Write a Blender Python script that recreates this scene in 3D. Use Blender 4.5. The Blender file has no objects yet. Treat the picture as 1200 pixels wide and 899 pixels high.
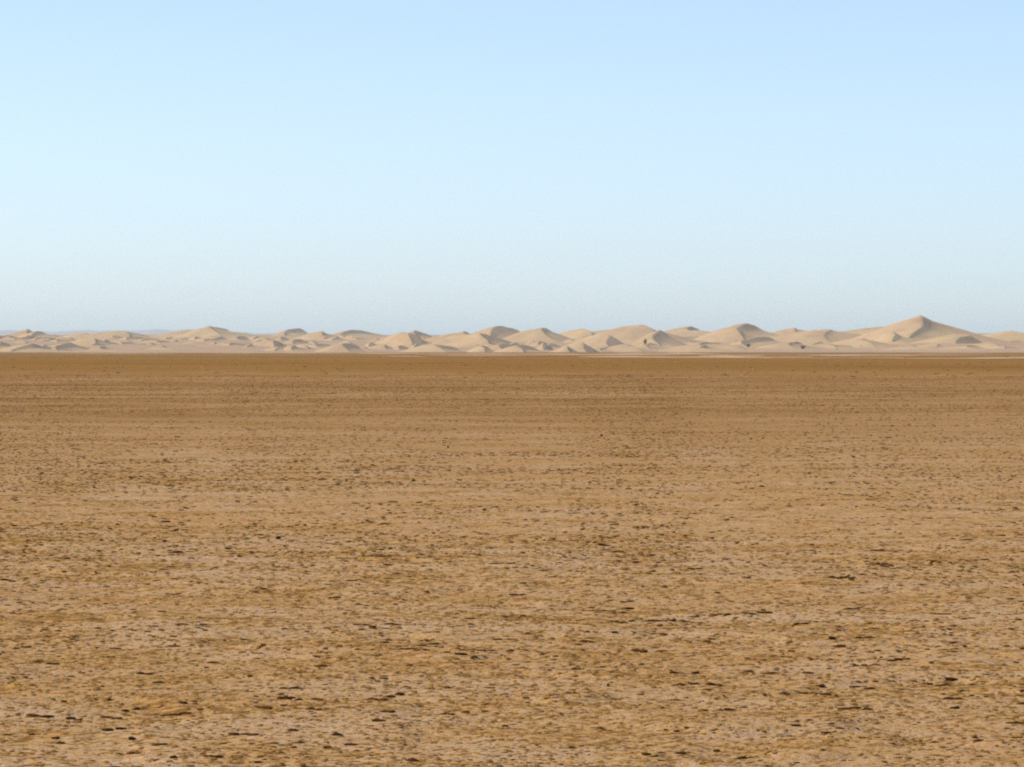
import bpy, math, random
import numpy as np
from mathutils import Vector

# ------------------------------------------------------------------ camera, sky, sun, exposure
scene = bpy.context.scene
COL = scene.collection
F_PX = 5700.0            # focal length in photograph pixels (1200 wide)
CAM_H = 2.2
HORIZON = 410.0          # photograph row of the true horizon
SUN_AZ = math.radians(-80)   # measured clockwise from the view direction (+Y): to the left, a little ahead
SUN_EL = math.radians(42)

cam = bpy.data.cameras.new('camera')
cam.sensor_width = 36.0
cam.lens = 36.0 * F_PX / 1200.0
cam.clip_start = 0.5
cam.clip_end = 120000.0
cam_o = bpy.data.objects.new('camera', cam)
COL.objects.link(cam_o)
cam_o.location = (0, 0, CAM_H)
cam_o.rotation_euler = (math.radians(90) - math.atan((449.5 - HORIZON) / F_PX), 0, 0)
scene.camera = cam_o

world = bpy.data.worlds.new('World')
scene.world = world
world.use_nodes = True
wn = world.node_tree.nodes
wl = world.node_tree.links
wn.clear()
sky = wn.new('ShaderNodeTexSky')
sky.sky_type = 'NISHITA'
sky.sun_disc = False
sky.sun_elevation = SUN_EL
sky.sun_rotation = SUN_AZ % (2 * math.pi)
sky.altitude = 600
sky.air_density = 0.55
sky.dust_density = 0.97
sky.ozone_density = 1.15
bg = wn.new('ShaderNodeBackground')
bg.inputs['Strength'].default_value = 0.143
wo = wn.new('ShaderNodeOutputWorld')
wl.new(sky.outputs[0], bg.inputs['Color'])
wl.new(bg.outputs[0], wo.inputs['Surface'])

sun = bpy.data.lights.new('sun', 'SUN')
sun.energy = 3.45
sun.angle = math.radians(0.53)
sun.color = (1.0, 0.94, 0.85)
sun_o = bpy.data.objects.new('sun', sun)
COL.objects.link(sun_o)
to_sun = Vector((math.sin(SUN_AZ) * math.cos(SUN_EL), math.cos(SUN_AZ) * math.cos(SUN_EL), math.sin(SUN_EL)))
sun_o.rotation_euler = to_sun.to_track_quat('Z', 'Y').to_euler()
sun_o.location = (-60, 20, 60)

scene.render.engine = 'CYCLES'
scene.view_settings.view_transform = 'Standard'
scene.view_settings.look = 'None'
scene.view_settings.gamma = 1.0
scene.view_settings.exposure = 0.42
scene.view_settings.use_curve_mapping = False
scene.cycles.use_denoising = False
scene.cycles.max_bounces = 6
scene.cycles.volume_bounces = 3
scene.cycles.pixel_filter_type = 'BLACKMAN_HARRIS'
scene.cycles.filter_width = 2.1

rng = np.random.default_rng(41)
random.seed(41)

# ------------------------------------------------------------------ helpers
def link_mesh(name, verts, faces, mat, parent=None, smooth=True):
    """verts (n,3) array, faces (m,k) array of equal-sized polygons -> one mesh object"""
    me = bpy.data.meshes.new(name)
    verts = np.asarray(verts, dtype=np.float32)
    faces = np.asarray(faces, dtype=np.int32)
    k = faces.shape[1]
    me.vertices.add(len(verts))
    me.vertices.foreach_set('co', verts.ravel())
    me.loops.add(faces.size)
    me.loops.foreach_set('vertex_index', faces.ravel())
    me.polygons.add(len(faces))
    me.polygons.foreach_set('loop_start', np.arange(0, faces.size, k, dtype=np.int32))
    me.polygons.foreach_set('use_smooth', np.full(len(faces), smooth))
    me.update(calc_edges=True)
    me.validate()
    if mat:
        me.materials.append(mat)
    o = bpy.data.objects.new(name, me)
    COL.objects.link(o)
    if parent:
        o.parent = parent
    return o

def grid_faces(nr, nc):
    i = np.arange(nr - 1)[:, None]
    j = np.arange(nc - 1)[None, :]
    a = i * nc + j
    return np.stack([a, a + 1, a + nc + 1, a + nc], -1).reshape(-1, 4)

def tag(o, label=None, cat=None, group=None, kind=None):
    if label: o['label'] = label
    if cat: o['category'] = cat
    if group: o['group'] = group
    if kind: o['kind'] = kind
    return o

def _hash(ix, iy, seed):
    h = (ix.astype(np.int64) * 374761393 + iy.astype(np.int64) * 668265263 + seed * 1442695041) & 0x7fffffff
    h = ((h ^ (h >> 13)) * 1274126177) & 0x7fffffff
    h = (h ^ (h >> 16)) & 0xffff
    return h / 32767.5 - 1.0

def noise(x, y, s, seed=0):
    """value noise in [-1,1], feature size s"""
    x = np.asarray(x, float) / s
    y = np.asarray(y, float) / s
    ix = np.floor(x); iy = np.floor(y)
    fx = x - ix; fy = y - iy
    fx = fx * fx * fx * (fx * (fx * 6 - 15) + 10)
    fy = fy * fy * fy * (fy * (fy * 6 - 15) + 10)
    a = _hash(ix, iy, seed); b = _hash(ix + 1, iy, seed)
    c = _hash(ix, iy + 1, seed); d = _hash(ix + 1, iy + 1, seed)
    return (a * (1 - fx) + b * fx) * (1 - fy) + (c * (1 - fx) + d * fx) * fy

def sstep(a, b, x):
    t = np.clip((x - a) / (b - a), 0, 1)
    return t * t * (3 - 2 * t)

def ground_z(x, y):
    """relief of the plain: silt crust with shallow ledges and swells, a centimetre or two high"""
    x = np.asarray(x, float); y = np.asarray(y, float)
    r = np.abs(x) * 2.5 + y
    f1 = 1 - sstep(45, 130, r)
    f2 = 1 - sstep(100, 400, r)
    z = 0.010 * noise(x, y, 0.55, 3) * f1 + 0.006 * noise(x, y, 0.21, 4) * f1
    led = noise(x, y, 1.3, 5) + 0.4 * noise(x, y, 0.4, 6)
    z = z + 0.020 * sstep(-0.05, 0.05, led) * f1
    z = z + 0.02 * noise(x, y, 4.7, 7) * f2 + 0.05 * noise(x, y, 23.0, 8) * (1 - sstep(300, 1500, r))
    return z - 0.02

def px_ground(px, py):
    """point of the plain seen at a photograph pixel"""
    d = CAM_H * F_PX / (py - HORIZON)
    return (px - 600.0) / F_PX * d, d

def px_air(px, py, d):
    return (px - 600.0) / F_PX * d, d, CAM_H + (HORIZON - py) / F_PX * d

# ------------------------------------------------------------------ materials
class NT:
    def __init__(self, name):
        self.m = bpy.data.materials.new(name)
        self.m.use_nodes = True
        self.n = self.m.node_tree.nodes
        self.l = self.m.node_tree.links
        self.n.clear()
        self.out = self.n.new('ShaderNodeOutputMaterial')
        self.b = self.n.new('ShaderNodeBsdfPrincipled')
        self.b.inputs['Roughness'].default_value = 0.95
        self.b.inputs['Specular IOR Level'].default_value = 0.0
        self.l.new(self.b.outputs[0], self.out.inputs['Surface'])
        self.geo = self.n.new('ShaderNodeNewGeometry')
    def vec(self, scale=(1, 1, 1), rot=0.0):
        mp = self.n.new('ShaderNodeMapping')
        mp.inputs['Scale'].default_value = scale
        mp.inputs['Rotation'].default_value = (0, 0, rot)
        self.l.new(self.geo.outputs['Position'], mp.inputs['Vector'])
        return mp.outputs[0]
    def noise(self, size, detail=3, rough=0.55, vec=None, dist=0.0):
        t = self.n.new('ShaderNodeTexNoise')
        t.inputs['Scale'].default_value = 1.0 / size
        t.inputs['Detail'].default_value = detail
        t.inputs['Roughness'].default_value = rough
        t.inputs['Distortion'].default_value = dist
        self.l.new(vec if vec else self.geo.outputs['Position'], t.inputs['Vector'])
        return t.outputs['Fac']
    def ramp(self, fac, stops):
        r = self.n.new('ShaderNodeValToRGB')
        e = r.color_ramp.elements
        while len(e) < len(stops):
            e.new(0.5)
        for k, (p, c) in enumerate(stops):
            e[k].position = p
            e[k].color = (c, c, c, 1) if isinstance(c, (int, float)) else (*c, 1)
        self.l.new(fac, r.inputs[0])
        return r.outputs[0]
    def mix(self, fac, a, b, mode='MIX'):
        x = self.n.new('ShaderNodeMix')
        x.data_type = 'RGBA'; x.blend_type = mode
        for i, v in ((0, fac), (6, a), (7, b)):
            if isinstance(v, (int, float)): x.inputs[i].default_value = v
            elif isinstance(v, tuple): x.inputs[i].default_value = (*v, 1)
            else: self.l.new(v, x.inputs[i])
        return x.outputs[2]
    def math(self, op, a, b=0.0):
        x = self.n.new('ShaderNodeMath'); x.operation = op
        for i, v in ((0, a), (1, b)):
            if isinstance(v, (int, float)): x.inputs[i].default_value = v
            else: self.l.new(v, x.inputs[i])
        return x.outputs[0]
    def maprange(self, v, a, b, c=0.0, d=1.0):
        x = self.n.new('ShaderNodeMapRange'); x.interpolation_type = 'SMOOTHSTEP'
        self.l.new(v, x.inputs[0])
        for i, q in ((1, a), (2, b), (3, c), (4, d)): x.inputs[i].default_value = q
        return x.outputs[0]
    def bump(self, h, dist, strength=1.0):
        x = self.n.new('ShaderNodeBump')
        x.inputs['Distance'].default_value = dist
        x.inputs['Strength'].default_value = strength
        self.l.new(h, x.inputs['Height'])
        self.l.new(x.outputs[0], self.b.inputs['Normal'])
    def color(self, c):
        if isinstance(c, tuple): self.b.inputs['Base Color'].default_value = (*c, 1)
        else: self.l.new(c, self.b.inputs['Base Color'])

SILT = (0.445, 0.298, 0.174)
OCHRE = (0.44, 0.230, 0.058)
BROWN = (0.17, 0.082, 0.022)

def ground_material():
    t = NT('silt_and_gravel_plain')
    y = t.n.new('ShaderNodeSeparateXYZ')
    t.l.new(t.geo.outputs['Position'], y.inputs[0])
    n0 = t.noise(0.035, 3, 0.6)
    n1 = t.noise(0.10, 4, 0.6)
    n2 = t.noise(1.6, 6, 0.68)
    n3 = t.noise(9.0, 4, 0.6)
    n5 = t.noise(45.0, 4, 0.6)
    n4 = t.noise(220.0, 4, 0.6)
    n2c = t.math('MULTIPLY', t.math('SUBTRACT', n2, 0.5), 0.55)
    c = t.mix(t.ramp(t.math('ADD', n0, n2c), [(0.44, 0.0), (0.60, 1.0)]), SILT, OCHRE)
    c = t.mix(t.ramp(t.math('ADD', n1, n2c), [(0.52, 0.0), (0.62, 0.9)]), c, BROWN)
    c = t.mix(t.ramp(n3, [(0.45, 0.0), (0.62, 0.45)]), c, (0.40, 0.22, 0.08))
    # the open plain farther out: sandy gravel, then darker varnished gravel before the dunes
    mid = t.maprange(y.outputs[1], 60.0, 200.0, 0.0, 0.85)
    g1 = t.mix(t.ramp(n3, [(0.38, 0.0), (0.62, 1.0)]), (0.38, 0.222, 0.098), (0.26, 0.135, 0.045))
    g1 = t.mix(t.ramp(n5, [(0.42, 0.0), (0.62, 0.7)]), g1, (0.215, 0.108, 0.034))
    c = t.mix(mid, c, g1)
    far = t.maprange(y.outputs[1], 330.0, 620.0, 0.0, 0.9)
    g2 = t.mix(t.ramp(n4, [(0.38, 0.0), (0.62, 1.0)]), (0.270, 0.134, 0.032), (0.205, 0.099, 0.022))
    g2 = t.mix(t.ramp(n5, [(0.45, 0.0), (0.65, 0.5)]), g2, (0.27, 0.138, 0.036))
    c = t.mix(far, c, g2)
    t.color(c)
    hb = t.math('ADD', t.math('MULTIPLY', t.noise(0.06, 4, 0.65), 0.5), t.math('MULTIPLY', t.noise(0.25, 3, 0.6), 1.0))
    t.bump(hb, 0.045, 1.0)
    return t.m

def sand_material(name, a, b, size):
    t = NT(name)
    n1 = t.noise(size, 4, 0.55)
    n2 = t.noise(size * 7, 2, 0.5)
    c = t.mix(t.ramp(n1, [(0.35, 0.0), (0.65, 1.0)]), a, b)
    c = t.mix(t.ramp(n2, [(0.40, 0.0), (0.65, 0.4)]), c, (0.37, 0.245, 0.145))
    t.color(c)
    t.bump(t.noise(size * 0.4, 3, 0.6), size * 0.02, 0.5)
    return t.m

def stone_material(name, cols, dust=0.45):
    t = NT(name)
    oi = t.n.new('ShaderNodeObjectInfo')
    n = len(cols)
    c = t.ramp(oi.outputs['Random'], [(k / max(1, n - 1), q) for k, q in enumerate(cols)])
    nz = t.noise(0.03, 4, 0.6)
    c = t.mix(t.ramp(nz, [(0.35, 0.0), (0.7, dust)]), c, OCHRE)
    t.color(c)
    t.bump(t.noise(0.02, 4, 0.65), 0.008, 0.8)
    t.b.inputs['Roughness'].default_value = 0.8
    return t.m

M_GROUND = ground_material()
M_DUNE = sand_material('dune_sand', (0.54, 0.368, 0.186), (0.43, 0.276, 0.134), 30.0)
M_SHEET = sand_material('blown_sand', (0.48, 0.315, 0.182), (0.38, 0.240, 0.130), 22.0)
M_BANK = sand_material('pale_bank_sand', (0.58, 0.41, 0.26), (0.46, 0.30, 0.17), 12.0)
M_STONE = stone_material('varnish_and_shade_stone', [(0.055, 0.022, 0.005), (0.032, 0.014, 0.004), (0.085, 0.036, 0.008)], 0.10)  # varnish colour that also stands in for shade on stones and ledges
M_GRAVEL = stone_material('ochre_gravel', [(0.20, 0.098, 0.028), (0.34, 0.18, 0.048), (0.12, 0.055, 0.015), (0.42, 0.25, 0.10)])
M_PALE = stone_material('pale_quartz_stone', [(0.62, 0.50, 0.33), (0.60, 0.46, 0.28)])

# ------------------------------------------------------------------ the plain
def axis_from(start, fine_to, step, grow, end, maxfrac=None):
    v = [start]
    while v[-1] < fine_to: v.append(v[-1] + step)
    s = step
    while v[-1] < end:
        s *= grow
        v.append(v[-1] + s)
    return v
ys = axis_from(19.0, 62.0, 0.06, 1.028, 62000.0)
back = axis_from(0.0, 0.5, 0.5, 1.3, 3000.0)
ys = np.array([19.0 - b for b in back[:0:-1]] + ys)
xp = axis_from(0.0, 4.6, 0.06, 1.07, 32000.0)
xs = np.array([-q for q in xp[:0:-1]] + xp)
X, Y = np.meshgrid(xs, ys)
Z = ground_z(X, Y)
ground = link_mesh('ground', np.stack([X, Y, Z], -1).reshape(-1, 3), grid_faces(len(ys), len(xs)), M_GROUND)
tag(ground, 'flat brown silt and gravel plain reaching to the dunes', kind='structure')

# ------------------------------------------------------------------ sand sheet under the dune field
def sheet_z(x, y):
    x = np.asarray(x, float); y = np.asarray(y, float)
    front = 4300 + 200 * noise(x, 0 * x, 420.0, 21) + 80 * noise(x, 0 * x, 110.0, 22)
    u = y - front
    z = -0.7 + 1.0 * sstep(-60, 120, u) + 20.5 * np.clip(u / 2600, 0, 1.25) ** 0.85 * sstep(0, 300, u)
    a = sstep(0, 900, u)
    z = z + (2.6 * noise(x, y, 190.0, 23) + 1.5 * noise(x, y, 75.0, 24) + 0.7 * noise(x, y, 38.0, 25)) * (0.25 + 0.75 * a) * sstep(0, 200, u)
    return z
sx = np.linspace(-2600, 2600, 330)
sy = np.concatenate([np.linspace(3850, 6600, 170), np.linspace(6650, 13000, 60)])
X, Y = np.meshgrid(sx, sy)
tag(link_mesh('sand_sheet', np.stack([X, Y, sheet_z(X, Y)], -1).reshape(-1, 3), grid_faces(len(sy), len(sx)), M_SHEET),
    'pale blown sand spread under and between the dunes', kind='structure')

# ------------------------------------------------------------------ dunes
def dune(px, py, d, lpx, rpx, slip=0.4, wid=1.0, curve=0.3, rot=0.0, label=None, seed=0, spread=1.0):
    """crescent dune: gentle windward flank on the left, slip face and apron on the right.
    (px, py) its peak in the photograph, d its distance, lpx/rpx its reach to either side in photograph pixels"""
    x0, y0, top = px_air(px, py, d)
    slip *= 0.72
    k = d / F_PX
    L, R = lpx * k * spread, rpx * k * spread
    sink = 1.0
    base = float(sheet_z(np.array([x0]), np.array([y0]))[0])
    H = max(top - base, 2.6) + sink
    W = max(L, R) * wid
    nl, nr, nv = 18, 16, 34
    ul = -(1 - np.linspace(0, 1, nl)) ** 1.25
    ur = np.linspace(0, 1, nr)[1:]
    v = np.linspace(-1, 1, nv)
    e = np.clip(1 - v * v, 0, 1) ** 1.15 * (1 + 0.10 * np.sin(v * 5.3 + seed * 1.7) * (1 - v * v))
    rows = []
    ca, sa = math.cos(rot), math.sin(rot)
    for vi, ei in zip(v, e):
        ls = 0.35 + 0.65 * ei
        t = ul + 1
        hl = ei * (0.75 * t * t * (3 - 2 * t) + 0.25 * t ** 1.5)
        xl = ul * L * ls
        # lee: slip face at the angle of repose over part of the height, then a gentle apron
        hs = H * ei * slip
        slen = hs / math.tan(math.radians(31))
        alen = max(R * ls - slen, 0.35 * (H * ei - hs) / math.tan(math.radians(24)) + 0.5)
        q = slip * 0.9
        frac = np.where(ur < 0.5, ur / 0.5, (ur - 0.5) / 0.5)
        xr = np.where(ur < 0.5, frac * slen, slen + frac * alen)
        hr = np.where(ur < 0.5, ei * (1 - slip * frac), ei * (1 - slip) * (1 - frac) ** 1.35)
        cr = curve * L * vi * vi + 0.10 * L * math.sin(vi * 4.1 + seed) * (1 - vi * vi)
        u = np.concatenate([xl, xr]) + cr
        h = np.concatenate([hl, hr]) * H
        lx = u
        ly = np.full_like(u, vi * W)
        wx = x0 + lx * ca - ly * sa
        wy = y0 + lx * sa + ly * ca
        h = h * (1 + 0.09 * noise(wx, wy, max(14.0, W * 0.35), 60 + seed) + 0.05 * noise(wx, wy, max(9.0, W * 0.15), 61 + seed))
        rows.append(np.stack([wx, wy, sheet_z(wx, wy) + h - sink], -1))
    V = np.stack(rows).reshape(-1, 3)
    # keep the object's origin at the dune's base
    org = np.array([x0, y0, base])
    o = link_mesh('sand_dune', V - org, grid_faces(nv, nl + nr - 1), M_DUNE)
    o.location = org
    tag(o, label, 'dune', 'dunes along the horizon', 'structure')
    return o

SKY_DUNES = [
    # px, py, dist, left, right, slip, width, curve, rot, label
    (8, 393, 6000, 40, 40, .3, 1.2, .3, .1, 'low pale dune at the far left end of the dune line'),
    (29, 387.5, 6300, 36, 34, .35, 1.1, .3, .2, 'small rounded dune second from the left end of the skyline'),
    (46, 389, 5900, 34, 60, .5, 1.0, .4, -.2, 'dune with a long grey right flank near the left end'),
    (95, 389.5, 6400, 42, 38, .3, 1.1, .3, .1, 'low broad dune between the two leftmost rises of the skyline'),
    (148, 387.8, 6100, 60, 48, .35, 1.1, .3, -.1, 'broad dune left of the tallest peak on the left side'),
    (224, 388, 6500, 55, 38, .4, 1.1, .4, .15, 'low shoulder dune just left of the left side peak'),
    (252, 382, 6300, 48, 56, .35, 1.2, .35, -.05, 'tallest peaked dune on the left side of the skyline'),
    (343, 384.8, 6900, 26, 30, .7, 1.4, .3, -.3, 'small dark pointed dune tip right of the left side peak'),
    (373, 389, 6100, 40, 44, .3, 1.1, .3, .1, 'low rounded dune right of the small dark dune tip'),
    (415, 386.6, 6900, 36, 62, .6, 1.2, .3, -.3, 'dark tipped dune left of the centre of the skyline'),
    (472, 388, 5300, 34, 40, .45, 1.0, .4, -.1, 'left one of the twin dunes left of the centre'),
    (490, 387.6, 5500, 30, 52, .45, 1.1, .4, -.2, 'right one of the twin dunes left of the centre'),
    (548, 390, 5400, 60, 40, .3, 1.1, .3, .1, 'long low dune in the skyline dip near the centre'),
    (591, 382, 5600, 48, 42, .55, 1.1, .1, -.3, 'dune with a dark right face at the centre of the skyline'),
    (632, 381.8, 5500, 55, 42, .35, 1.1, .3, 0, 'evenly pointed dune just right of the centre'),
    (681, 386, 5700, 48, 48, .3, 1.1, .3, .1, 'small blunt dune in the saddle right of the centre'),
    (722, 386, 6600, 70, 70, .2, 1.1, .2, 0, 'flat topped dune behind the saddle right of the centre'),
    (754, 379.8, 5400, 66, 62, .3, 1.1, .25, -.05, 'wide peaked dune above the dark shrub'),
    (812, 384, 6200, 60, 66, .35, 1.1, .3, .1, 'low dune between the wide peaked one and the dark capped one'),
    (873, 380.8, 5500, 54, 50, .45, 1.0, .15, -.2, 'dune with a dark cap left of the smooth mound'),
    (925, 385, 6100, 46, 60, .2, 1.1, .3, .1, 'small bright dune just left of the smooth mound'),
    (960, 384.8, 5300, 85, 80, .08, .9, .1, 0, 'smooth rounded mound left of the biggest dune'),
    (1052, 383.5, 5700, 95, 60, .25, 1.0, .2, .35, 'dark edged shoulder dune behind the biggest dune on its left'),
    (1088, 371.8, 5000, 74, 86, .36, 1.1, .04, -.30, 'biggest dune with a sharp crest and dark right face'),
    (1192, 388.5, 5300, 60, 70, .15, 1.1, .2, .1, 'rounded dune at the right edge of the picture'),
]
for i, a in enumerate(SKY_DUNES):
    dune(*a[:9], label=a[9], seed=i, spread=1.3 if i < 13 else 1.55)

MID_DUNES = [
    (1129, 390.8, 4750, 90, 30, 1.15, .62, -.02, -.2, 'low dune with a very dark slip face in front of the biggest dune'),
    (1047, 388.5, 4850, 46, 60, .6, .9, .2, -.25, 'small grey sided dune in front of the biggest dune on the left'),
    (1165, 402, 4500, 60, 60, .5, 1.0, .3, -.2, 'low dark footed dune at the lower right of the biggest dune'),
    (1010, 396, 4700, 70, 50, .15, 1.0, .2, 0, 'pale sloping dune foot left of the biggest dune'),
    (882, 395.5, 4800, 44, 85, .6, 1.0, .4, -.4, 'grey flanked dune below the dark capped dune'),
    (768, 389.5, 4950, 46, 40, .75, 1.0, .4, -.25, 'dark sided dune right behind the dark shrub'),
    (710, 394, 4800, 60, 30, .8, 1.0, .4, -.2, 'bright dune with a small dark slip face left of the shrub'),
    (679, 400.5, 4500, 52, 22, .9, .8, .4, -.2, 'low dune with a small dark triangular slip face'),
    (567, 392, 5000, 62, 40, .8, .9, .5, -.3, 'bright flanked dune with a dark slip face at the centre'),
    (482, 391, 5000, 34, 30, .8, 1.0, .4, -.3, 'dune with a grey slip face below the twin dunes'),
    (515, 403, 4500, 60, 36, .7, .9, .4, -.2, 'low dune with a dark tail below the twin dunes on the right'),
    (405, 401, 4550, 50, 32, .8, .9, .4, -.2, 'low dune with a dark tail left of the twin dunes'),
    (75, 402, 4500, 60, 34, .8, .9, .4, -.4, 'low dune with a dark violet slip face near the left end'),
    (36, 404, 4450, 80, 60, .75, .8, .3, -.6, 'low dune with a long dark grey side at the far left'),
    (110, 396, 5000, 60, 40, .5, 1.0, .4, -.2, 'pale sloping dune near the left end'),
    (610, 404, 4450, 46, 40, .8, .9, .4, -.3, 'low dune with a dark tail below the central dunes'),
    (830, 402, 4600, 80, 80, .3, .9, .2, -.2, 'long low pale dune below the low skyline dune'),
    (930, 401, 4550, 60, 60, .4, .9, .2, -.2, 'low dune below the smooth mound'),
]
for i, a in enumerate(MID_DUNES):
    dune(*a[:9], label=a[9], seed=40 + i)

# smaller dunes filling the field between the skyline and its foot
r = random.Random(7)
for i in range(230):
    px = -120 + 1440 * ((i * 0.6180339) % 1.0) ** 1.5
    depth = r.random()
    left = 1.0 if px < 700 else 0.55
    py = 406.5 - 13.5 * depth + r.uniform(-1.2, 1.2)
    d = 4420 + 1500 * depth + r.uniform(-60, 60)
    lp = r.uniform(14, 36) * (1.0 if px < 700 else 2.0)
    rp = r.uniform(12, 26) * (1.0 if px < 700 else 2.0)
    dune(px, py, d, lp, rp, r.uniform(.4, .95) * left, r.uniform(.8, 1.3), r.uniform(.2, .5), r.uniform(-.55, .25),
         label='small pale dune among many in the field below the skyline', seed=80 + i)

# ------------------------------------------------------------------ pale sand banks lying on the plain before the dunes
def sand_bank(pts, width, height, label, seed):
    """low elongated drift along a line of plain points seen at photograph pixels"""
    P = np.array([px_ground(*p) for p in pts])
    s = np.linspace(0, len(P) - 1, 120)
    cx = np.interp(s, np.arange(len(P)), P[:, 0])
    cy = np.interp(s, np.arange(len(P)), P[:, 1])
    q = np.linspace(-1, 1, 15)
    taper = np.sin(np.linspace(0, math.pi, 120)) ** 0.5
    w = width * (0.55 + 0.45 * noise(s * 10, s * 0, 9.0, seed)) * taper + 0.01
    hh = height * (0.65 + 0.5 * noise(s * 10, s * 0, 6.0, seed + 1)) * taper
    X = cx[:, None] + q[None, :] * 0
    Y = cy[:, None] + q[None, :] * w[:, None] + 6 * noise(cx, cx * 0, 14.0, seed + 2)[:, None]
    Zb = (hh[:, None] + 0.1) * (np.cos(q * math.pi)[None, :] * 0.5 + 0.5) - 0.1
    o = link_mesh('sand_bank', np.stack([X, Y, Zb], -1).reshape(-1, 3), grid_faces(120, 15), M_BANK)
    return tag(o, label, 'sand bank', None, 'structure')

sand_bank([(690, 418.2), (780, 418.8), (905, 419.2)], 55, .26, 'thin pale sand strip on the plain right of the centre', 31)
sand_bank([(890, 419.6), (1010, 419.2), (1060, 419.5)], 40, .20, 'thin pale sand strip on the plain below the smooth mound', 32)
sand_bank([(1050, 419.9), (1160, 420.0), (1330, 419.4)], 50, .24, 'thin pale sand strip on the plain at the right edge', 33)
sand_bank([(420, 414.3), (560, 415.4), (700, 415.6), (800, 416.0)], 220, .50,
          'pale sand strip at the foot of the dunes near the centre', 34)
sand_bank([(860, 415.6), (1000, 416.0), (1250, 416.4)], 90, .22, 'faint sand strip under the biggest dune', 37)
sand_bank([(60, 413.0), (220, 413.2), (430, 413.6)], 200, .45, 'pale sand strip at the foot of the dunes on the left', 39)
rb = random.Random(12)
for i in range(26):
    px = rb.uniform(-60, 1260)
    py = rb.uniform(412.6, 414.6) if px < 420 else rb.uniform(413.2, 418.6)
    ln = rb.uniform(25, 90)
    sand_bank([(px - ln, py + rb.uniform(-.3, .3)), (px, py), (px + ln, py + rb.uniform(-.3, .3))],
              rb.uniform(25, 110), rb.uniform(.10, .34), 'short low sand drift between the plain and the dunes', 200 + i * 3)

# ------------------------------------------------------------------ far ridge on the left, behind the dunes
def ridge():
    n = 160
    d = 26000.0
    px = np.linspace(-700, 560, n)
    py = 391.5 - 3.0 * sstep(-300, -40, px) * 1.0 - 2.5 * np.exp(-((px - 6) / 26.0) ** 2) - 2.2 * np.exp(-((px - 205) / 60.0) ** 2) \
        - 1.4 * np.exp(-((px - 120) / 40.0) ** 2) + 5.0 * sstep(230, 420, px) + 0.8 * noise(px, px * 0, 20.0, 51) + 0.4 * noise(px, px * 0, 6.0, 52)
    x = (px - 600) / F_PX * d
    top = CAM_H + (HORIZON - py) / F_PX * d
    rows = []
    for q in np.linspace(-1, 1, 13):
        k = (1 - abs(q)) ** 0.9
        rows.append(np.stack([x, d + q * 1400 + 250 * noise(x, x * 0 + q * 700, 700.0, 53), top * k * (1 + 0.12 * noise(x, x * 0 + q * 900, 500.0, 54) * (1 - k)) - 0.8 * (1 - k)], -1))
    t = NT('far_rock')
    t.color(t.mix(t.noise(900.0, 4), (0.34, 0.28, 0.23), (0.42, 0.34, 0.27)))
    o = link_mesh('mountain_ridge', np.stack(rows).reshape(-1, 3), grid_faces(13, n), t.m)
    tag(o, 'faint blue mountain ridge far behind the dunes on the left', 'mountain', None, 'structure')
ridge()

# ------------------------------------------------------------------ shrubs at the dunes' foot
t = NT('dry_shrub_leaf'); t.color(t.mix(t.noise(0.6, 2), (0.085, 0.065, 0.030), (0.055, 0.052, 0.022))); M_LEAF = t.m
t = NT('shrub_wood'); t.color((0.09, 0.06, 0.035)); M_WOOD = t.m

def tube(p, q, r0, r1, n=5):
    p = Vector(p); q = Vector(q)
    ax = (q - p).normalized()
    a = ax.orthogonal().normalized(); b = ax.cross(a)
    vs = [p + (a * math.cos(k * 2 * math.pi / n) + b * math.sin(k * 2 * math.pi / n)) * r0 for k in range(n)]
    vs += [q + (a * math.cos(k * 2 * math.pi / n) + b * math.sin(k * 2 * math.pi / n)) * r1 for k in range(n)]
    return [tuple(v) for v in vs], [(k, (k + 1) % n, n + (k + 1) % n, n + k) for k in range(n)]

def shrub(px, py, d, w, h, label, seed):
    rr = random.Random(seed)
    x, y, z = px_air(px, py, d)
    root = bpy.data.objects.new('desert_shrub', None)
    COL.objects.link(root)
    root.location = (x, y, z)
    root.empty_display_size = 0.5
    tag(root, label, 'shrub', 'shrubs at the foot of the dunes')
    tips = []
    for k in range(7):
        a = rr.uniform(0, 6.28)
        tip = (math.cos(a) * w * .38 * rr.uniform(.3, 1), math.sin(a) * w * .38 * rr.uniform(.3, 1), h * rr.uniform(.55, .9))
        vs, fs = tube((rr.uniform(-.1, .1), rr.uniform(-.1, .1), -0.8), tip, 0.12, 0.03)
        link_mesh('stem', vs, fs, M_WOOD, root)
        tips.append(Vector(tip))
    V, Fc = [], []
    for k in range(900):
        c = rr.choice(tips)
        p = c * rr.uniform(.35, 1.1) + Vector((rr.gauss(0, w * .13), rr.gauss(0, w * .13), rr.gauss(0, h * .10)))
        p.z = max(0.05, p.z)
        a = Vector((rr.gauss(0, 1), rr.gauss(0, 1), rr.gauss(0, 1))).normalized()
        b = a.orthogonal().normalized()
        s = rr.uniform(.10, .24)
        i0 = len(V)
        V += [tuple(p + a * s * 1.6), tuple(p + b * s * .6), tuple(p - a * s * 1.6), tuple(p - b * s * .6)]
        Fc.append((i0, i0 + 1, i0 + 2, i0 + 3))
    link_mesh('foliage', V, Fc, M_LEAF, root, smooth=False)
shrub(756, 404.0, 4600, 4.6, 6.2, 'dark upright shrub below the wide peaked dune right of centre', 1)
shrub(941, 409.0, 4480, 5.0, 3.2, 'low dark shrub at the foot of the smooth mound', 2)
shrub(877, 406.5, 4560, 4.0, 3.0, 'small grey shrub below the grey flanked dune', 3)

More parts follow.
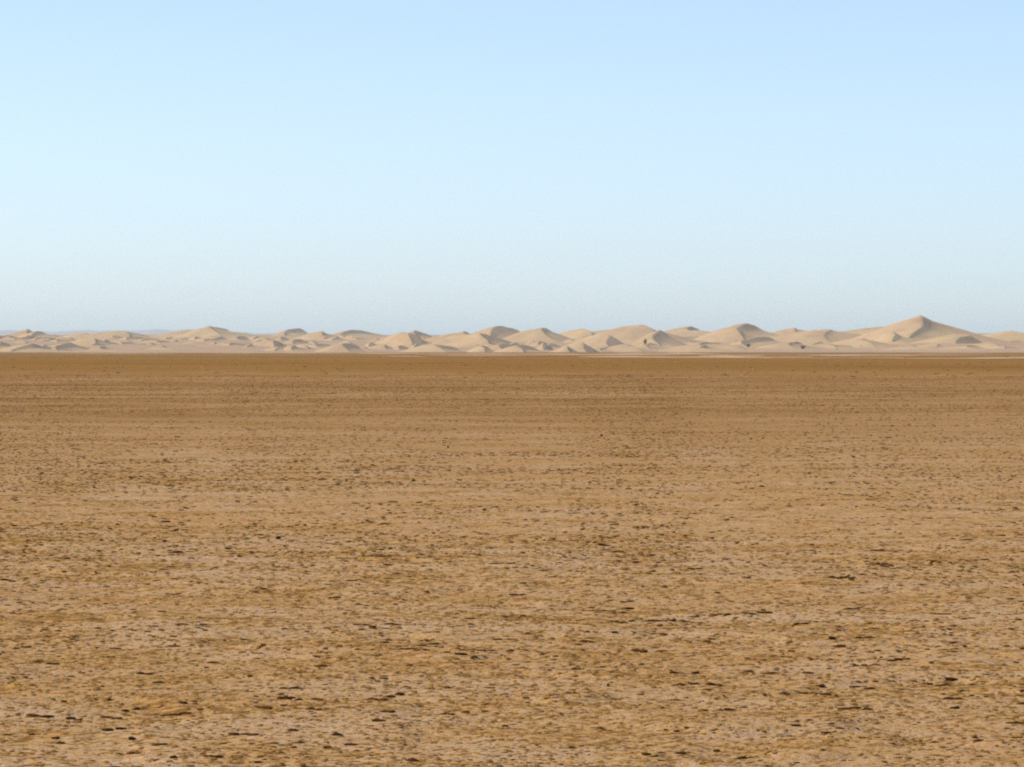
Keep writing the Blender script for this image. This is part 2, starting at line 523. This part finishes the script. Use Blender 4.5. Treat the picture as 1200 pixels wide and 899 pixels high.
# ------------------------------------------------------------------ stones on the plain
def stone_mesh(name, seed, mat):
    import bmesh
    rr = random.Random(seed)
    bm = bmesh.new()
    bmesh.ops.create_icosphere(bm, subdivisions=2, radius=0.5)
    planes = [(Vector((rr.gauss(0, 1), rr.gauss(0, 1), rr.gauss(0, .6))).normalized(), rr.uniform(.26, .42)) for _ in range(9)]
    for v in bm.verts:
        for nrm, dd in planes:
            k = v.co.dot(nrm)
            if k > dd:
                v.co -= nrm * (k - dd)
        v.co *= 1 + rr.uniform(-.06, .06)
    bmesh.ops.remove_doubles(bm, verts=bm.verts, dist=0.02)
    me = bpy.data.meshes.new(name)
    bm.to_mesh(me); bm.free()
    me.materials.append(mat)
    return me
STONES = [stone_mesh('stone', 100 + k, M_STONE) for k in range(8)]

def put_stone(name, x, y, w, dp, h, rz, me, parent=None, tilt=0.0):
    o = bpy.data.objects.new(name, me)
    COL.objects.link(o)
    o.location = (x, y, float(ground_z(np.array(x), np.array(y))) + h * 0.18)
    o.scale = (w, dp, h)
    o.rotation_euler = (rr_s.uniform(-.12, .12), tilt + rr_s.uniform(-.1, .1), rz)
    if parent: o.parent = parent
    return o
rr_s = random.Random(5)

MARKS = [  # flat stones in place of shadow streaks, shade put into their dark colour: photograph column, row, width
    (10,683,20),(310,694,32),(190,724,11),(212,741,15),(238,740,10),(32,763,12),(128,775,16),(134,765,13),(62,782,17),
    (168,794,20),(186,807,13),(251,779,10),(215,830,10),(45,844,27),(88,846,20),(130,845,26),(153,835,20),(206,840,37),
    (235,845,13),(333,825,18),(132,861,26),(68,871,17),(186,880,17),(285,867,34),(157,886,20),(249,895,23),
    (203,896,10),(311,838,14),(294,761,17),(202,763,14),(1099,660,26),(1140,659,38),(987,682,32),(886,719,38),(877,725,17),
    (895,724,15),(1102,723,23),(998,719,20),(1134,731,20),(1021,740,20),(938,737,17),(1013,755,20),(1007,787,20),(1053,784,29),
    (946,796,12),(902,797,14),(877,795,13),(1010,810,26),(1099,807,32),(959,810,17),(955,817,37),(1116,821,23),(1004,833,40),
    (1119,833,12),(866,889,13),(970,863,10),(1198,733,16),(444,658,29),(588,667,32),(456,682,12),(649,682,14),(660,707,26),
    (734,707,17),(718,720,35),(607,699,17),(428,739,28),(461,738,22),(730,735,29),(593,757,29),(689,757,20),(571,771,23),(750,765,20),
    (540,775,14),(610,789,14),(525,814,9),(574,813,14),(441,827,23),(462,822,20),(454,842,17),(525,839,17),(568,836,8),(525,878,19),
    (483,897,14),(669,878,10),(669,791,23),(415,684,20),(332,813,12),(345,813,14),(332,825,16),(345,826,20),(370,826,14),(368,840,22),
    (316,839,9),(442,851,15),(394,867,13),(384,881,12),(410,879,14),(343,862,14),(455,841,15),(300,866,8),(815,671,18),(840,724,16),
    (854,724,10),(764,735,14),(784,735,20),(800,735,12),(822,736,16),(777,748,9),(829,756,10),(813,810,14),(837,810,18),(815,810,9),
    (797,811,10),(792,823,13),(776,832,6),(790,797,11),(815,797,10),(829,815,10),(823,834,11),(843,834,9),(854,834,14),
    (870,888,12),(757,889,11),(798,888,14),(840,881,9),(793,860,7),
]
n_part = 0
def dark_cluster(px, py, wpx):
    """one shadowy streak of the photograph: one flat stone with the shade in its colour, or a few side by side where it is long"""
    global n_part
    x, y = px_ground(px, py)
    k = y / F_PX
    n = 1 if wpx < 16 else (2 if wpx < 28 else 3)
    for j in range(n):
        w = wpx * k / n * rr_s.uniform(1.25, 1.8)
        xx = x + (j - (n - 1) / 2) * wpx * k / n * rr_s.uniform(.9, 1.1)
        yy = y + rr_s.uniform(-.10, .10) * (n > 1)
        h = rr_s.uniform(.014, .024)
        put_stone('stone', xx, yy, w, max(.05, w * rr_s.uniform(.5, .9)), h, rr_s.uniform(-.5, .5), rr_s.choice(STONES), ground)
        n_part += 1
for m in MARKS:
    if n_part < 270:
        dark_cluster(*m)

LONE = [  # stones that stand out singly
    (79, 659, 13, .040, 'dark_stone', 'blunt dark stone alone at the left, well above the lower left corner', M_STONE),
    (975, 757, 12, .036, 'dark_stone', 'small dark pointed stone on bare silt in the lower right of the plain', M_STONE),
    (154, 870, 16, .024, 'dark_stone', 'black stone with an upright left end near the lower left corner', M_STONE),
    (705, 510, 4, .11, 'dark_stone', 'tiny dark stone standing alone right of centre on the far plain', M_STONE),
    (525, 524, 3, .08, 'dark_stone', 'tiny dark stone standing alone left of centre on the far plain', M_STONE),
    (326, 637, 8, .05, 'dark_stone', 'dark stone among streaks left of centre in the middle distance', M_STONE),
    (711, 811, 3, .022, 'pale_stone', 'small pale stone beside a dark one in the lower middle', M_PALE),
    (713, 812, 5, .035, 'dark_stone', 'small dark round stone right beside a pale one', M_STONE),
    (233, 741, 4, .025, 'pale_stone', 'small pale ochre stone between dark ones left of centre', M_PALE),
]
for i, (px, py, wpx, h, nm, lab, mt) in enumerate(LONE):
    x, y = px_ground(px, py)
    w = wpx * y / F_PX
    o = put_stone(nm, x, y, w, w * .8, h, i * .7, stone_mesh('lone_stone', 300 + i, mt), tilt=.15)
    tag(o, lab, 'stone')

# ------------------------------------------------------------------ gravel (uncountable): stones scattered by geometry nodes on points
def scatter(name, label, P, S, Rz, mat, seed):
    me = bpy.data.meshes.new(name)
    me.vertices.add(len(P))
    me.vertices.foreach_set('co', np.asarray(P, np.float32).ravel())
    for nm, arr in (('stone_scale', S), ('stone_rot', Rz)):
        at = me.attributes.new(nm, 'FLOAT_VECTOR', 'POINT')
        at.data.foreach_set('vector', np.asarray(arr, np.float32).ravel())
    me.materials.append(mat)
    o = bpy.data.objects.new(name, me)
    COL.objects.link(o)
    ng = bpy.data.node_groups.new(name + '_nodes', 'GeometryNodeTree')
    ng.interface.new_socket('Geometry', in_out='INPUT', socket_type='NodeSocketGeometry')
    ng.interface.new_socket('Geometry', in_out='OUTPUT', socket_type='NodeSocketGeometry')
    N, Lk = ng.nodes, ng.links
    gi = N.new('NodeGroupInput'); go = N.new('NodeGroupOutput')
    ico = N.new('GeometryNodeMeshIcoSphere'); ico.inputs['Radius'].default_value = 0.5; ico.inputs['Subdivisions'].default_value = 2
    nz = N.new('ShaderNodeTexNoise'); nz.inputs['Scale'].default_value = 2.3; nz.inputs['Detail'].default_value = 2
    nz.noise_dimensions = '4D'; nz.inputs['W'].default_value = seed
    pos = N.new('GeometryNodeInputPosition')
    sub = N.new('ShaderNodeVectorMath'); sub.operation = 'SUBTRACT'; sub.inputs[1].default_value = (.5, .5, .5)
    mul = N.new('ShaderNodeVectorMath'); mul.operation = 'SCALE'; mul.inputs['Scale'].default_value = 0.75
    sp = N.new('GeometryNodeSetPosition')
    sm = N.new('GeometryNodeSetMaterial'); sm.inputs['Material'].default_value = mat
    Lk.new(pos.outputs[0], nz.inputs['Vector']); Lk.new(nz.outputs['Color'], sub.inputs[0]); Lk.new(sub.outputs[0], mul.inputs[0])
    Lk.new(ico.outputs[0], sp.inputs['Geometry']); Lk.new(mul.outputs[0], sp.inputs['Offset'])
    Lk.new(sp.outputs[0], sm.inputs['Geometry'])
    iop = N.new('GeometryNodeInstanceOnPoints')
    a1 = N.new('GeometryNodeInputNamedAttribute'); a1.data_type = 'FLOAT_VECTOR'; a1.inputs['Name'].default_value = 'stone_scale'
    a2 = N.new('GeometryNodeInputNamedAttribute'); a2.data_type = 'FLOAT_VECTOR'; a2.inputs['Name'].default_value = 'stone_rot'
    e2r = N.new('FunctionNodeEulerToRotation')
    Lk.new(gi.outputs[0], iop.inputs['Points']); Lk.new(sm.outputs[0], iop.inputs['Instance'])
    Lk.new(a1.outputs[0], iop.inputs['Scale'])
    Lk.new(a2.outputs[0], e2r.inputs[0]); Lk.new(e2r.outputs[0], iop.inputs['Rotation'])
    Lk.new(iop.outputs[0], go.inputs[0])
    md = o.modifiers.new('scatter', 'NODES'); md.node_group = ng
    return tag(o, label, None, None, 'stuff')

def field(y0, y1, d0, power, s0, s1, grow, seed, vein=0.0, hmin=.14, hmax=.34, sharp=9):
    """clustered points, d0 per m2 at 30 m thinning out with distance, with more stones along faint curving lines and in patches"""
    g = np.random.default_rng(seed)
    P, S, Rr = [], [], []
    edges = [y0]
    while edges[-1] < y1: edges.append(edges[-1] * 1.08)
    for a, b in zip(edges, edges[1:]):
        ym = (a + b) / 2
        hw = b * 0.105 * 1.35 + 1.0
        n = int(d0 * (30 / ym) ** power * (b - a) * 2 * hw)
        x = g.uniform(-hw, hw, n); y = g.uniform(a, b, n)
        k = max(1.0, ym / 45)
        clump = 0.45 * noise(x, y, 1.1 * k, seed) + 0.35 * noise(x, y, 0.35 * k, seed + 1) + 0.5 * noise(x, y, 6.0, seed + 2) + 0.4 * noise(x, y, 30.0, seed + 3)
        line = np.clip(1 - np.abs(noise(x, y, 2.2 * k, seed + 4) + 0.35 * noise(x, y, 0.6 * k, seed + 5)) * sharp, 0, 1)
        p = np.clip(0.35 + 1.1 * clump, 0.03, 1) * (1 - vein) + vein * line * np.clip(0.6 + clump, 0.1, 1)
        keep = g.random(n) < p
        x, y = x[keep], y[keep]
        gs = (ym / 30) ** grow
        w = (s0 + (s1 - s0) * g.random(len(x)) ** 2.2) * gs
        h = w * g.uniform(hmin, hmax, len(x)) / gs ** 0.4
        z = ground_z(x, y) + h * 0.12
        P.append(np.stack([x, y, z], -1))
        S.append(np.stack([w, w * g.uniform(.6, 1.0, len(x)), h], -1))
        Rr.append(np.stack([g.uniform(-.12, .12, len(x)), g.uniform(-.12, .12, len(x)), g.uniform(0, 6.28, len(x))], -1))
    return np.concatenate(P), np.concatenate(S), np.concatenate(Rr)

def merged(*fs):
    return [np.concatenate(q) for q in zip(*fs)]

scatter('gravel', 'ochre gravel and clay crumbs strewn over the plain',
        *merged(field(21, 420, 420, 1.85, .010, .050, .65, 11, .3),
                field(380, 2400, 1.6, 1.35, .10, .30, .28, 14, .2, .2, .4)), M_GRAVEL, 1.3)
scatter('dark_gravel', 'pebbles dark with varnish and painted shade, strewn in patches over the plain',
        *merged(field(21, 420, 230, 1.65, .009, .058, .40, 17, .45),
                field(21, 300, 75, 2.15, .035, .13, .22, 27, .98, .10, .19, 15)), M_STONE, 4.7)  # dark albedo supplies shade as well as varnish

# ------------------------------------------------------------------ haze: even air round the whole scene
def haze():
    x, y0, y1, z0, z1 = 33000.0, -3200.0, 63500.0, -2.0, 138.0
    V = [(-x, y0, z0), (x, y0, z0), (x, y1, z0), (-x, y1, z0), (-x, y0, z1), (x, y0, z1), (x, y1, z1), (-x, y1, z1)]
    Fc = [(0, 3, 2, 1), (4, 5, 6, 7), (0, 1, 5, 4), (1, 2, 6, 5), (2, 3, 7, 6), (3, 0, 4, 7)]
    m = bpy.data.materials.new('haze_air'); m.use_nodes = True
    n = m.node_tree.nodes; n.clear()
    out = n.new('ShaderNodeOutputMaterial'); v = n.new('ShaderNodeVolumePrincipled')
    v.inputs['Color'].default_value = (0.74, 0.92, 1.0, 1)
    v.inputs['Density'].default_value = 3.8e-5
    v.inputs['Anisotropy'].default_value = 0.1
    m.node_tree.links.new(v.outputs[0], out.inputs['Volume'])
    tag(link_mesh('haze', V, Fc, m, smooth=False), 'pale dusty haze over the whole plain and dunes', kind='stuff')
haze()
print('stone parts', n_part)
